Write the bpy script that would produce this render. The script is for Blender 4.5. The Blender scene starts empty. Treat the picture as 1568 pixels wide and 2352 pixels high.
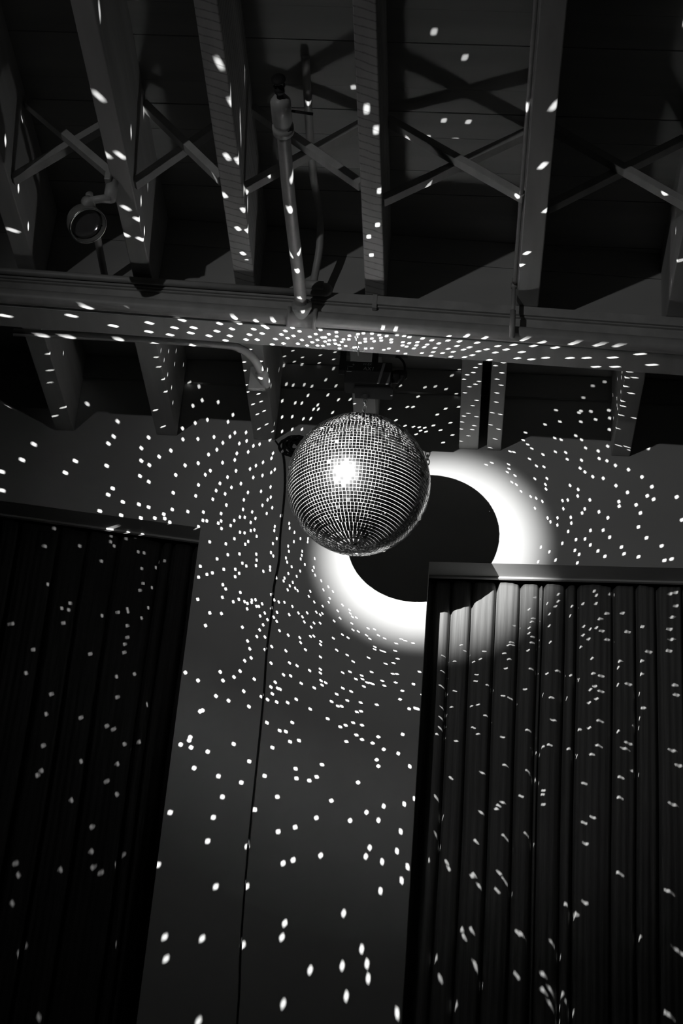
import bpy, bmesh, math, random
from mathutils import Vector, Matrix
random.seed(11)
sc = bpy.context.scene
COL = sc.collection
R_ = math.radians

# ------------------------------------------------------------------ camera
cam_d = bpy.data.cameras.new('camera'); cam = bpy.data.objects.new('camera', cam_d); COL.objects.link(cam)
cam_d.sensor_fit = 'VERTICAL'; cam_d.sensor_height = 36.0; cam_d.sensor_width = 24.0
cam_d.lens = 4200.0 * 36.0 / 2352.0
cam_d.clip_start = 0.05
CM = Matrix(((0.9963918679, -0.0484246448, 0.0697015018), (0.0373723323, -0.4870158290, -0.8725931991), (0.0762007504, 0.8720496753, -0.4834488696))).transposed().transposed()
cam.matrix_world = Matrix.Translation((0, 0, 1.6)) @ CM.to_4x4()
sc.camera = cam

# ------------------------------------------------------------------ world, exposure
w = bpy.data.worlds.new('world'); sc.world = w; w.use_nodes = True
w.node_tree.nodes['Background'].inputs[0].default_value = (1, 1, 1, 1)
w.node_tree.nodes['Background'].inputs[1].default_value = 0.0
sc.view_settings.view_transform = 'Standard'; sc.view_settings.look = 'None'
sc.view_settings.exposure = 0.0; sc.view_settings.gamma = 1.0; sc.view_settings.use_curve_mapping = False
cy = sc.cycles
cy.use_denoising = True
cy.max_bounces = 5; cy.diffuse_bounces = 3; cy.glossy_bounces = 3
cy.sample_clamp_indirect = 1.0
cy.use_light_tree = True
cy.caustics_reflective = False; cy.caustics_refractive = False

BALL = Vector((-0.3115, 4.4063, 4.1324)); BR = 0.2
YW = 4.881                      # face of the back wall
HJ = 4.549                      # underside of the joists
ZC = 4.83                       # underside of the ceiling boards
LAMP = Vector((-2.673, -2.051, 2.819))
HALO = Vector((-0.116, 4.881, 4.195))

def spot(name, loc, aim, watts, size_deg, blend, radius):
    d = bpy.data.lights.new(name, 'SPOT'); d.energy = watts; d.spot_size = R_(size_deg); d.spot_blend = blend
    d.shadow_soft_size = radius
    o = bpy.data.objects.new(name, d); COL.objects.link(o); o.location = loc
    o.rotation_euler = (Vector(aim) - Vector(loc)).to_track_quat('-Z', 'Y').to_euler()
    return o
spot('pin_spot_beam', LAMP, HALO, 9000, 5.5, 1.0, 0.010)       # the pin spot aimed at the mirror ball
spot('pin_spot_spill', LAMP, (0.14, 4.88, 4.45), 135, 24, 1.0, 0.03)      # the soft light it spills around its beam
RED = (1.0, 0.965, 0.93)

# ------------------------------------------------------------------ materials
def mat(name, rgb, rough=0.6, metal=0.0, noise=None, bump=None, coat=0.0):
    m = bpy.data.materials.new(name); m.use_nodes = True
    nt = m.node_tree; b = nt.nodes['Principled BSDF']
    b.inputs['Base Color'].default_value = (*rgb, 1); b.inputs['Roughness'].default_value = rough
    b.inputs['Metallic'].default_value = metal
    tc = nt.nodes.new('ShaderNodeTexCoord')
    if noise:
        sc_, amt, stretch = noise
        mp = nt.nodes.new('ShaderNodeMapping'); mp.inputs['Scale'].default_value = stretch
        n = nt.nodes.new('ShaderNodeTexNoise'); n.inputs['Scale'].default_value = sc_; n.inputs['Detail'].default_value = 6
        r = nt.nodes.new('ShaderNodeValToRGB')
        r.color_ramp.elements[0].position = 0.3; r.color_ramp.elements[1].position = 0.75
        r.color_ramp.elements[0].color = (*[c * (1 - amt) for c in rgb], 1); r.color_ramp.elements[1].color = (*rgb, 1)
        nt.links.new(tc.outputs['Object'], mp.inputs[0]); nt.links.new(mp.outputs[0], n.inputs[0])
        nt.links.new(n.outputs[0], r.inputs[0]); nt.links.new(r.outputs[0], b.inputs['Base Color'])
        if bump:
            bp = nt.nodes.new('ShaderNodeBump'); bp.inputs['Strength'].default_value = bump; bp.inputs['Distance'].default_value = 0.002
            nt.links.new(n.outputs[0], bp.inputs['Height']); nt.links.new(bp.outputs[0], b.inputs['Normal'])
    return m

def lath_mat():
    """white painted joist whose underside keeps the slanting marks of old plaster laths"""
    m = mat('lath_marked_wood', (0.55, 0.55, 0.54), 0.75, noise=(14, 0.35, (1, 0.25, 1)), bump=0.5)
    nt = m.node_tree; b = nt.nodes['Principled BSDF']; L = nt.links
    tc = nt.nodes.new('ShaderNodeTexCoord'); mp = nt.nodes.new('ShaderNodeMapping')
    mp.inputs['Rotation'].default_value = (0, 0, R_(-22))
    wv = nt.nodes.new('ShaderNodeTexWave'); wv.bands_direction = 'Y'; wv.inputs['Scale'].default_value = 12.0
    wv.inputs['Distortion'].default_value = 2.0; wv.inputs['Detail Scale'].default_value = 1.5
    n2 = nt.nodes.new('ShaderNodeTexNoise'); n2.inputs['Scale'].default_value = 9
    rp = nt.nodes.new('ShaderNodeValToRGB'); rp.color_ramp.elements[0].position = 0.0; rp.color_ramp.elements[1].position = 0.14
    rp.color_ramp.elements[0].color = (1, 1, 1, 1); rp.color_ramp.elements[1].color = (0, 0, 0, 1)
    ml = nt.nodes.new('ShaderNodeMath'); ml.operation = 'MULTIPLY'
    mx = nt.nodes.new('ShaderNodeMixRGB'); mx.inputs[2].default_value = (0.09, 0.085, 0.08, 1)
    old = b.inputs['Base Color'].links[0].from_socket
    L.new(tc.outputs['Object'], mp.inputs[0]); L.new(mp.outputs[0], wv.inputs[0]); L.new(wv.outputs[0], rp.inputs[0])
    L.new(rp.outputs[0], ml.inputs[0]); L.new(n2.outputs[0], ml.inputs[1]); L.new(ml.outputs[0], mx.inputs[0])
    L.new(old, mx.inputs[1]); L.new(mx.outputs[0], b.inputs['Base Color'])
    return m

M = dict(
    wall=mat('painted_plaster', (0.62, 0.62, 0.61), 0.85, noise=(5, 0.10, (1, 1, 1)), bump=0.15),
    board=mat('painted_boards', (0.50, 0.50, 0.49), 0.8, noise=(6, 0.22, (0.3, 2, 1)), bump=0.4),
    wood=mat('painted_wood', (0.55, 0.55, 0.54), 0.7, noise=(10, 0.25, (2, 0.3, 2)), bump=0.4),
    joint=mat('board_gap', (0.03, 0.03, 0.03), 0.9),
    lath=lath_mat(),
    pipe=mat('painted_pipe', (0.50, 0.50, 0.49), 0.45, noise=(25, 0.2, (1, 1, 1)), bump=0.3),
    floor=mat('dark_floor', (0.25, 0.25, 0.25), 0.7, noise=(3, 0.4, (1, 1, 1))),
    dark=mat('dark_room_wall', (0.2, 0.2, 0.2), 0.9),
    black=mat('black_painted_metal', (0.010, 0.010, 0.010), 0.75),
    rubber=mat('black_rubber', (0.008, 0.008, 0.008), 0.8),
    steel=mat('bright_steel', (0.75, 0.75, 0.74), 0.3, 1.0),
    chalk=mat('white_marker', (0.95, 0.95, 0.95), 0.8),
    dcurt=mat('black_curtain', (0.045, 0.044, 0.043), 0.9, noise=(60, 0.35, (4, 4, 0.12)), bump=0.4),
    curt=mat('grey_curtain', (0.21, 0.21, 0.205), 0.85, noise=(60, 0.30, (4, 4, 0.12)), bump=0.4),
    lampgrey=mat('lamp_housing_grey', (0.22, 0.22, 0.21), 0.5),
    glass=mat('lamp_lens', (0.25, 0.25, 0.25), 0.12, 0.6),
    grout=mat('ball_grout', (0.80, 0.80, 0.79), 0.5),
)
def mirror_mat():
    m = bpy.data.materials.new('mirror_tile'); m.use_nodes = True
    nt = m.node_tree; b = nt.nodes['Principled BSDF']
    b.inputs['Metallic'].default_value = 1.0; b.inputs['Roughness'].default_value = 0.17
    at = nt.nodes.new('ShaderNodeAttribute'); at.attribute_name = 'tone'
    rp = nt.nodes.new('ShaderNodeValToRGB')
    rp.color_ramp.elements[0].color = (0.30, 0.30, 0.30, 1); rp.color_ramp.elements[1].color = (0.92, 0.92, 0.91, 1)
    nt.links.new(at.outputs['Fac'], rp.inputs[0]); nt.links.new(rp.outputs[0], b.inputs['Base Color'])
    return m
M['mirror'] = mirror_mat()

# ------------------------------------------------------------------ helpers
def tag(o, label=None, cat=None, group=None, kind=None):
    for k, v in (('label', label), ('category', cat), ('group', group), ('kind', kind)):
        if v: o[k] = v
    return o
def thing(name, label, cat, loc=(0, 0, 0), group=None):
    o = bpy.data.objects.new(name, None); COL.objects.link(o); o.location = loc; o.empty_display_size = 0.05
    return tag(o, label, cat, group)
def obj(name, bm, m, parent=None, smooth=False, bevel=0.0, recentre=True):
    me = bpy.data.meshes.new(name)
    bmesh.ops.recalc_face_normals(bm, faces=bm.faces[:])
    off = Vector((0, 0, 0))
    if recentre and bm.verts:
        lo = [min(v.co[i] for v in bm.verts) for i in range(3)]; hi = [max(v.co[i] for v in bm.verts) for i in range(3)]
        off = Vector((lo[i] + hi[i]) / 2 for i in range(3))
        bmesh.ops.translate(bm, verts=bm.verts[:], vec=-off)
    bm.to_mesh(me); bm.free()
    if smooth:
        for p in me.polygons: p.use_smooth = True
    ms = m if isinstance(m, (list, tuple)) else [m]
    for q in ms: me.materials.append(q)
    o = bpy.data.objects.new(name, me); COL.objects.link(o)
    if parent is not None:
        o.parent = parent
        pw = Vector((0, 0, 0)); p = parent
        while p is not None: pw += p.location; p = p.parent
        o.location = off - pw
    else: o.location = off
    if bevel:
        b = o.modifiers.new('bevel', 'BEVEL'); b.width = bevel; b.segments = 2; b.limit_method = 'ANGLE'
    return o
def box(bm, x0, x1, y0, y1, z0, z1, mi=0):
    vs = [bm.verts.new(p) for p in ((x0,y0,z0),(x1,y0,z0),(x1,y1,z0),(x0,y1,z0),(x0,y0,z1),(x1,y0,z1),(x1,y1,z1),(x0,y1,z1))]
    for f in ((0,3,2,1),(4,5,6,7),(0,1,5,4),(1,2,6,5),(2,3,7,6),(3,0,4,7)):
        q = bm.faces.new([vs[i] for i in f]); q.material_index = mi
    return vs
def prism(bm, pts, y0, y1, axis='y'):
    """closed outline in x,z pushed along y"""
    a = [bm.verts.new((p[0], y0, p[1])) for p in pts]; b = [bm.verts.new((p[0], y1, p[1])) for p in pts]
    bm.faces.new(a[::-1]); bm.faces.new(b); n = len(pts)
    for i in range(n): bm.faces.new((a[i], a[(i+1) % n], b[(i+1) % n], b[i]))
def bar(bm, a, b, wdt, hgt, up=(0, 0, 1)):
    a, b = Vector(a), Vector(b); d = (b - a).normalized(); s = d.cross(Vector(up)).normalized(); u = s.cross(d)
    r = []
    for c in (a, b):
        r.append([bm.verts.new(c + s*x*wdt/2 + u*z*hgt/2) for x, z in ((-1,-1),(1,-1),(1,1),(-1,1))])
    bm.faces.new(r[0][::-1]); bm.faces.new(r[1])
    for i in range(4): bm.faces.new((r[0][i], r[0][(i+1)%4], r[1][(i+1)%4], r[1][i]))
def tube(bm, pts, rad, seg=16, caps=True, closed=False):
    pts = [Vector(p) for p in pts]; n = len(pts); rings = []
    rads = rad if isinstance(rad, (list, tuple)) else [rad]*n
    prev = None
    for i, p in enumerate(pts):
        if closed: t = (pts[(i+1) % n] - pts[i-1]).normalized()
        else: t = ((pts[min(i+1, n-1)] - p).normalized() + (p - pts[max(i-1, 0)]).normalized())
        t = t.normalized() if t.length > 1e-9 else Vector((0,0,1))
        if prev is None:
            s = t.cross(Vector((0,0,1)));  s = s if s.length > 1e-3 else t.cross(Vector((1,0,0)))
        else: s = prev - t*prev.dot(t)
        s.normalize(); prev = s; u = t.cross(s)
        rings.append([bm.verts.new(p + (s*math.cos(2*math.pi*k/seg) + u*math.sin(2*math.pi*k/seg))*rads[i]) for k in range(seg)])
    for i in range(n if closed else n-1):
        a, b = rings[i], rings[(i+1) % n]
        for k in range(seg): bm.faces.new((a[k], a[(k+1)%seg], b[(k+1)%seg], b[k]))
    if caps and not closed: bm.faces.new(rings[0][::-1]); bm.faces.new(rings[-1])
def smooth_path(pts, n=8):
    """Catmull-Rom through the points"""
    P = [Vector(p) for p in pts]; P = [P[0]*2-P[1]] + P + [P[-1]*2-P[-2]]; out = []
    for i in range(1, len(P)-2):
        for k in range(n):
            t = k/n; a, b, c, d = P[i-1], P[i], P[i+1], P[i+2]
            out.append(0.5*((2*b) + (c-a)*t + (2*a-5*b+4*c-d)*t*t + (3*b-a-3*c+d)*t**3))
    out.append(P[-2]); return out
def lathe(bm, prof, origin, axis, seg=32, closed_top=False):
    """prof: (radius, height along axis)"""
    ax = Vector(axis).normalized(); s = ax.cross(Vector((0,0,1))); s = s if s.length > 1e-3 else ax.cross(Vector((1,0,0)))
    s.normalize(); u = ax.cross(s); o = Vector(origin); rings = []
    for r, h in prof:
        rings.append([bm.verts.new(o + ax*h + (s*math.cos(2*math.pi*k/seg)+u*math.sin(2*math.pi*k/seg))*r) for k in range(seg)])
    for a, b in zip(rings, rings[1:]):
        for k in range(seg): bm.faces.new((a[k], a[(k+1)%seg], b[(k+1)%seg], b[k]))
    bm.faces.new(rings[0][::-1]); bm.faces.new(rings[-1])
def struct(name, bm, m, **k): return tag(obj(name, bm, m, **k), kind='structure')

# ------------------------------------------------------------------ the room
XL, XR, YF = -4.6, 3.2, -4.2
LO = dict(x0=-2.9, x1=-0.8155, top=lambda x: 4.2256 + (-0.8155 - x)*0.0949)      # left opening
RO = dict(x0=-0.1135, x1=2.0, top=lambda x: 4.1484 + (x + 0.1135)*0.0277)        # right opening
WT = 0.085
bm = bmesh.new()
prism(bm, [(XL, 0), (LO['x0'], 0), (LO['x0'], ZC), (XL, ZC)], YW, YW+WT)
prism(bm, [(LO['x0'], LO['top'](LO['x0'])), (LO['x1'], LO['top'](LO['x1'])), (LO['x1'], ZC), (LO['x0'], ZC)], YW, YW+WT)
prism(bm, [(LO['x1'], 0), (RO['x0'], 0), (RO['x0'], ZC), (LO['x1'], ZC)], YW, YW+WT)
prism(bm, [(RO['x0'], RO['top'](RO['x0'])), (RO['x1'], RO['top'](RO['x1'])), (RO['x1'], ZC), (RO['x0'], ZC)], YW, YW+WT)
prism(bm, [(RO['x1'], 0), (XR, 0), (XR, ZC), (RO['x1'], ZC)], YW, YW+WT)
bmesh.ops.remove_doubles(bm, verts=bm.verts[:], dist=1e-5)
struct('wall_back', bm, M['wall'])
for i, o_ in enumerate((LO, RO)):
    bm = bmesh.new(); box(bm, o_['x0']-0.05, o_['x1']+0.05, YW+WT+0.10, YW+WT+0.12, 0, 4.55)
    struct('window_%d' % (i+1), bm, M['black'])
bm = bmesh.new(); box(bm, XL-0.1, XR+0.1, YF-0.1, YW+WT+0.12, -0.1, 0); struct('floor', bm, M['floor'])
bm = bmesh.new(); box(bm, XL-0.1, XL, YF-0.1, YW+WT, 0, ZC); struct('wall_left', bm, M['dark'])
bm = bmesh.new(); box(bm, XR, XR+0.1, YF-0.1, YW+WT, 0, ZC); struct('wall_right', bm, M['dark'])
bm = bmesh.new(); box(bm, XL, XR, YF-0.1, YF, 0, ZC); struct('wall_front', bm, M['dark'])
# ceiling: boards laid across the joists, every board with its own little step and a dark joint
bm = bmesh.new(); y = YW + WT; k = 0
edges = [4.966, 4.74, 4.60, 4.455, 4.317, 4.202, 4.095, 3.994, 3.896, 3.759, 3.660, 3.570, 3.407, 3.291]
while edges[-1] > YF: edges.append(edges[-1] - random.uniform(0.095, 0.145))
edges[-1] = YF
for a, b in zip(edges, edges[1:]):
    z = ZC + random.uniform(0, 0.0025); box(bm, XL, XR, b+0.0022, a, z, ZC+0.03)
box(bm, XL, XR, YF, YW+WT, ZC+0.006, ZC+0.035, 1)
struct('ceiling', bm, [M['board'], M['joint']])

# ------------------------------------------------------------------ girder (turned 3 degrees off the wall)
YAW = 0.054
def gy(x): return 4.116 + YAW*x                      # its front face
bm = bmesh.new()
x0, x1, zb = -3.6, 2.6, 4.432
def gbox(bm, x0, x1, d0, d1, z0, z1, n=14, mi=0):
    st = []
    for i in range(n+1):
        x = x0 + (x1-x0)*i/n
        st.append([bm.verts.new((x, gy(x)+d, z)) for d, z in ((d0, z0), (d1, z0), (d1, z1), (d0, z1))])
    for a, b in zip(st, st[1:]):
        for k in range(4):
            q = bm.faces.new((a[k], a[(k+1)%4], b[(k+1)%4], b[k])); q.material_index = mi
    for e in (st[0], st[-1]):
        q = bm.faces.new(e); q.material_index = mi
gbox(bm, x0, x1, 0.0, 0.098, zb, HJ)
g = obj('girder_beam', bm, M['wood'], bevel=0.002)
tag(g, 'long white painted wooden girder crossing in front of the back wall under the joists', 'beam')
# narrow ledge strip along the top of the girder face
bm = bmesh.new(); gbox(bm, x0, x1, -0.014, 0.0, HJ-0.03, HJ-0.002)
obj('ledger_strip', bm, M['wood'], g, bevel=0.001)
bm = bmesh.new(); gbox(bm, x0, x1, -0.0085, 0.0, HJ-0.036, HJ-0.0315)
obj('trim_bead', bm, M['pipe'], g)

# ------------------------------------------------------------------ joists
def joist(xc, wd, ya, yb, label, group, m, z=HJ):
    bm = bmesh.new(); box(bm, xc-wd/2, xc+wd/2, ya, yb, z, ZC)
    o = obj('ceiling_joist', bm, m, bevel=0.003); tag(o, label, 'joist', group); return o
FR = [(-1.245, .052, 'outermost left joist, dim, left of the flood lamp'),
      (-0.926, .052, 'joist carrying the flood lamp, second from the left'),
      (-0.643, .055, 'lath-marked joist just left of the sprinkler branch pipe'),
      (-0.287, .053, 'lath-marked joist just right of the sprinkler branch pipe, pointing at the ball'),
      (0.130, .060, 'smooth joist beside the thin upright pipe, bright edge on its left'),
      (0.535, .055, 'outermost right joist of the front row, cut by the frame')]
fj = []
for i, (x, wd, lb) in enumerate(FR):
    fj.append(joist(x, wd, YF, gy(x)+0.078, lb, 'ceiling joists in front of the girder', M['lath'] if i in (2, 3) else M['wood']))
RE = [(-1.285, .060, 'far left short joist behind the girder, nearly black'),
      (-0.960, .066, 'short joist behind the girder above the left curtain top corner'),
      (-0.651, .068, 'short joist behind the girder carrying the bent conduit end'),
      (-0.332, .068, 'short joist behind the ball motor, its end peeping above the ball'),
      (-0.0125, .060, 'left one of the bright joist pair split by a black gap'),
      (0.066, .044, 'right one of the bright joist pair split by a black gap'),
      (0.456, .058, 'short joist behind the girder at the far right')]
for x, wd, lb in RE:
    joist(x, wd, gy(x)+0.104, YW, lb, 'short joists between girder and back wall', M['wood'])

# boards standing on the girder that close the bays
for z0, z1, lb in ((HJ, 4.7405, 'lower'), (4.7425, ZC, 'upper')):
    bm = bmesh.new(); gbox(bm, -3.6, 2.6, 0.080, 0.102, z0, z1)
    o = obj('blocking_board', bm, M['board'], bevel=0.001); tag(o, lb + ' of the two long boards on edge closing the joist bays above the girder', 'board', 'boards on edge above the girder')
bm = bmesh.new(); box(bm, XL, XR, YW-0.012, YW, 4.745, ZC); struct('trim_1', bm, M['board'])

# cross bridging between the joists
def brace(xa, xb, y, hi_left, label):
    z0, z1 = HJ+0.021, ZC-0.021
    a = (xa, y, z1 if hi_left else z0); b = (xb, y, z0 if hi_left else z1)
    bm = bmesh.new(); bar(bm, a, b, 0.020, 0.030, (0, 1, 0))
    o = obj('cross_brace', bm, M['wood'], bevel=0.0015); tag(o, label, 'brace', 'crossed bridging struts between the joists')
bays = [(-1.219, -0.952, 3.66, 'far left bay'), (-0.900, -0.6705, 3.66, 'bay right of the flood lamp'),
        (-0.6155, -0.3135, 3.663, 'bay with the sprinkler branch pipe'), (-0.2605, 0.100, 3.69, 'wide bay right of the ball line'),
        (0.160, 0.5075, 3.695, 'rightmost bay')]
for xa, xb, y, nm in bays:
    brace(xa, xb, y-0.016, True, 'white strut falling to the right in the ' + nm)
    brace(xa, xb, y+0.016, False, 'white strut rising to the right in the ' + nm)

# ------------------------------------------------------------------ sprinkler pipes
PR = 0.0215
def pz(x): return 4.449 - 0.004*(x+0.95)
sp = thing('sprinkler_pipe', 'thick white sprinkler pipe along the girder with a tee and forward branch', 'pipe', (-0.47, gy(-0.47)-PR-0.004, 4.45))
def pp(x, dz=0): return (x, gy(x)-PR-0.003, pz(x)+dz)
bm = bmesh.new(); tube(bm, [pp(-3.6+0.3*i) for i in range(22)], PR, 24); obj('main_pipe', bm, M['pipe'], sp, True)
bm = bmesh.new(); xt = -0.478
tube(bm, [pp(xt-.040), pp(xt-.030), pp(xt-.030), pp(xt+.030), pp(xt+.030), pp(xt+.040)], [PR*1.36]*2+[PR*1.2]*2+[PR*1.36]*2, 24)
c = Vector(pp(xt)); tube(bm, [c, c+Vector((0,-0.030,0.012)), c+Vector((0,-0.030,0.012)), c+Vector((0,-0.042,0.017))], [PR*1.1, PR*1.1, PR*1.28, PR*1.28], 24)
obj('pipe_tee', bm, M['pipe'], sp, True)
bz = 4.490
pts = smooth_path([c+Vector((0,-0.01,0.004)), c+Vector((-0.003,-0.06,0.026)), (-0.484, 3.92, bz), (-0.488, 3.6, bz), (-0.486, 3.34, bz)], 6)
bm = bmesh.new(); tube(bm, pts, 0.0165, 20); obj('branch_pipe', bm, M['pipe'], sp, True)
bm = bmesh.new()
e = Vector((-0.486, 3.34, bz))
tube(bm, [e+Vector((0,.02,0)), e, e, e-Vector((0,.02,0)), e-Vector((0,.02,0)), e-Vector((0,.085,0)), e-Vector((0,.10,0))], [.026,.026,.022,.022,.0245,.0245,.016], 20)
obj('reducer_fitting', bm, M['pipe'], sp, True)
hd = e-Vector((0, .10, 0))
bm = bmesh.new(); tube(bm, [e+Vector((.018, -.055, .0)), e+Vector((.075, -.050, -.004))], .0036, 10); obj('drain_stub', bm, M['black'], sp, True)
bm = bmesh.new()
tube(bm, [hd, hd-Vector((0,.018,0)), hd-Vector((0,.018,0)), hd-Vector((0,.03,0))], [.008,.008,.012,.012], 14)
for s in (-1, 1): tube(bm, smooth_path([hd+Vector((s*.008,-.03,0)), hd+Vector((s*.013,-.042,0)), hd+Vector((s*.008,-.054,0)), hd+Vector((0,-.058,0))], 4), .0025, 8)
lathe(bm, [(.004, 0), (.017, .002), (.017, .005), (.006, .007)], hd-Vector((0,.064,0)), (0,1,0), 20)
obj('sprinkler_head', bm, M['black'], sp, True)
tag(sp.children[-1], 'dark metal sprinkler head')

def conduit(name, pts, r, label, fit=(), m=None, n=6):
    t = thing(name, label, 'conduit', tuple(pts[0]))
    bm = bmesh.new(); tube(bm, smooth_path(pts, n), r, 16); obj('conduit_run', bm, m or M['pipe'], t, True)
    return t
# thin conduit dropping from the ceiling to a conduit body on top of the girder
t = conduit('electrical_conduit', [(-0.466, 3.45, 4.812), (-0.470, 3.72, 4.812), (-0.468, 3.90, 4.800), (-0.452, 3.985, 4.755), (-0.447, 4.040, 4.680), (-0.455, 4.075, 4.610), (-0.460, 4.085, 4.562)], 0.0105,
            'thin bent white conduit coming down behind the branch pipe to the girder')
bm = bmesh.new(); x = -0.448; yb_ = gy(x)-0.030
tube(bm, [(x-.052, yb_, 4.544), (x-.045, yb_, 4.544), (x+.030, yb_, 4.541), (x+.040, yb_, 4.541), (x+.045, yb_, 4.541)], [.012,.019,.019,.014,.006], 20)
obj('conduit_body', bm, M['pipe'], t, True)
bm = bmesh.new(); tube(bm, [(x-.028, yb_-.0185, 4.543), (x+.022, yb_-.0185, 4.541)], .013, 16); obj('cover_plate', bm, M['pipe'], t, True)
# slim conduit lying along the girder top, left side
bm = bmesh.new(); tube(bm, [(xx, gy(xx)-0.026, 4.531) for xx in [-3.5, -2.5, -1.5, -1.0, -0.5]], .0095, 12)
o = obj('conduit_run', bm, M['pipe'], t, True)
# conduit under the back edge of the girder bending down behind it
t = conduit('electrical_conduit', [(-1.30, 4.205, 4.455), (-1.0, 4.205, 4.453), (-0.72, 4.213, 4.450), (-0.66, 4.225, 4.446), (-0.622, 4.25, 4.430), (-0.600, 4.30, 4.41)], 0.0115,
            'white conduit running behind the lower left girder edge and bending back')
bm = bmesh.new(); tube(bm, [(-0.604, 4.290, 4.415), (-0.598, 4.305, 4.408), (-0.598, 4.305, 4.408), (-0.590, 4.335, 4.40)], [.017, .017, .0145, .0145], 16); obj('conduit_connector', bm, M['pipe'], t, True)
bm = bmesh.new(); box(bm, -0.640, -0.590, 4.325, 4.337, 4.38, 4.455); obj('mounting_block', bm, M['wood'], t, bevel=0.002)
# upright thin pipe in front of the girder at the right
t = thing('drop_pipe', 'thin upright white pipe with a collar passing in front of the girder', 'pipe', (0.090, 4.05, 4.40))
bm = bmesh.new(); tube(bm, [(0.0905, 4.055, 4.408), (0.0905, 4.055, 4.60)], .0058, 12); obj('pipe_run', bm, M['pipe'], t, True)
bm = bmesh.new(); tube(bm, [(0.0905, 4.055, 4.568), (0.0905, 4.055, 4.582)], .0085, 12); obj('pipe_collar', bm, M['pipe'], t, True)
bm = bmesh.new(); tube(bm, [(0.0905, 4.055, 4.406), (0.0905, 4.055, 4.492)], .0078, 12); obj('pipe_sleeve', bm, M['pipe'], t, True)
# thin conduit under the left face of the smooth joist
bm = bmesh.new(); tube(bm, [(0.0915, 2.2, 4.570), (0.0915, 3.3, 4.572), (0.0915, 4.04, 4.574)], .0055, 12)
o = obj('thin_conduit', bm, M['pipe'], None, True); tag(o, 'thin white conduit clipped along the left edge of the smooth joist', 'conduit')
# little bracket under the centre joist
bm = bmesh.new(); box(bm, -0.292, -0.280, 4.085, 4.098, 4.505, 4.552); o = obj('joist_clip', bm, M['pipe']); tag(o, 'small white clip joining the centre lath-marked joist to the girder', 'clip')
# wire stub under the girder
bm = bmesh.new(); tube(bm, smooth_path([(-0.330, gy(-.33)-.002, 4.437), (-0.331, gy(-.33)+.03, 4.428), (-0.329, gy(-.33)+.07, 4.430), (-0.327, gy(-.33)+.105, 4.425)], 4), .0018, 8)
o = obj('wire', bm, M['steel'], None, True); tag(o, 'short bright wire crossing under the girder above the motor', 'wire')

# ------------------------------------------------------------------ flood lamp on the joist
A = Vector((-1.000, 3.640, 4.475))
fl = thing('flood_lamp', 'small unlit swivel flood lamp hanging from the second joist at left', 'lamp', A)
bm = bmesh.new(); tube(bm, [A+Vector((.052, .0, .018)), A+Vector((.030, -.004, .012)), A+Vector((.004, -.006, .004))], [.013, .010, .010], 18); obj('lamp_arm', bm, M['pipe'], fl, True)
bm = bmesh.new(); box(bm, -0.952-.012, -0.952+.004, A.y-.03, A.y+.03, A.z-.004+.06, A.z+.045+.06); obj('junction_plate', bm, M['pipe'], fl, bevel=0.003)
bm = bmesh.new(); tube(bm, [A+Vector((.052,.0,.014)), A+Vector((.052,.0,.07))], [.016,.016], 18); obj('lamp_stem', bm, M['pipe'], fl, True)
ax = Vector((0.50, -0.36, -0.79)).normalized()
bm = bmesh.new(); lathe(bm, [(.004,-.014), (.016,-.013), (.016,.010), (.009,.014)], A, ax, 24); obj('swivel_knuckle', bm, M['pipe'], fl, True)
S = A + Vector((-.024, .045, -.010))
bm = bmesh.new(); lathe(bm, [(.010,-.030), (.016,-.026), (.026,-.016), (.040,.004), (.0465,.022), (.048,.052), (.045,.054), (.044,.050), (.040,.020), (.02, .004)], S, ax, 40)
shd = obj('lamp_shade', bm, M['lampgrey'], fl, True)
bm = bmesh.new(); lathe(bm, [(.043,.040), (.036,.044), (.020,.047), (.004,.048)], S, ax, 32); obj('lamp_lens', bm, M['glass'], shd, True)
bm = bmesh.new(); tube(bm, [S+ax*.052+Vector(q) for q in [tuple((ax.orthogonal().normalized()*math.cos(a)+ax.cross(ax.orthogonal().normalized())*math.sin(a))*.0475) for a in [2*math.pi*k/40 for k in range(40)]]], .0022, 8, closed=True)
obj('lamp_rim', bm, M['steel'], shd, True)
bm = bmesh.new(); tube(bm, smooth_path([A+Vector((.016,.0,-.004)), A+Vector((.010,.03,-.015)), S+ax*.03+Vector((.040,.01,0))], 5), .0012, 6); obj('lamp_wire', bm, M['steel'], fl, True)
# upright dim pipe behind it
bm = bmesh.new(); tube(bm, [(-1.035, 3.76, 4.60), (-1.040, 3.92, 4.595), (-1.045, 4.10, 4.59)], .010, 14)
o = obj('short_pipe', bm, M['pipe'], None, True); tag(o, 'dim short pipe behind the flood lamp running to the girder', 'pipe')

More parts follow.
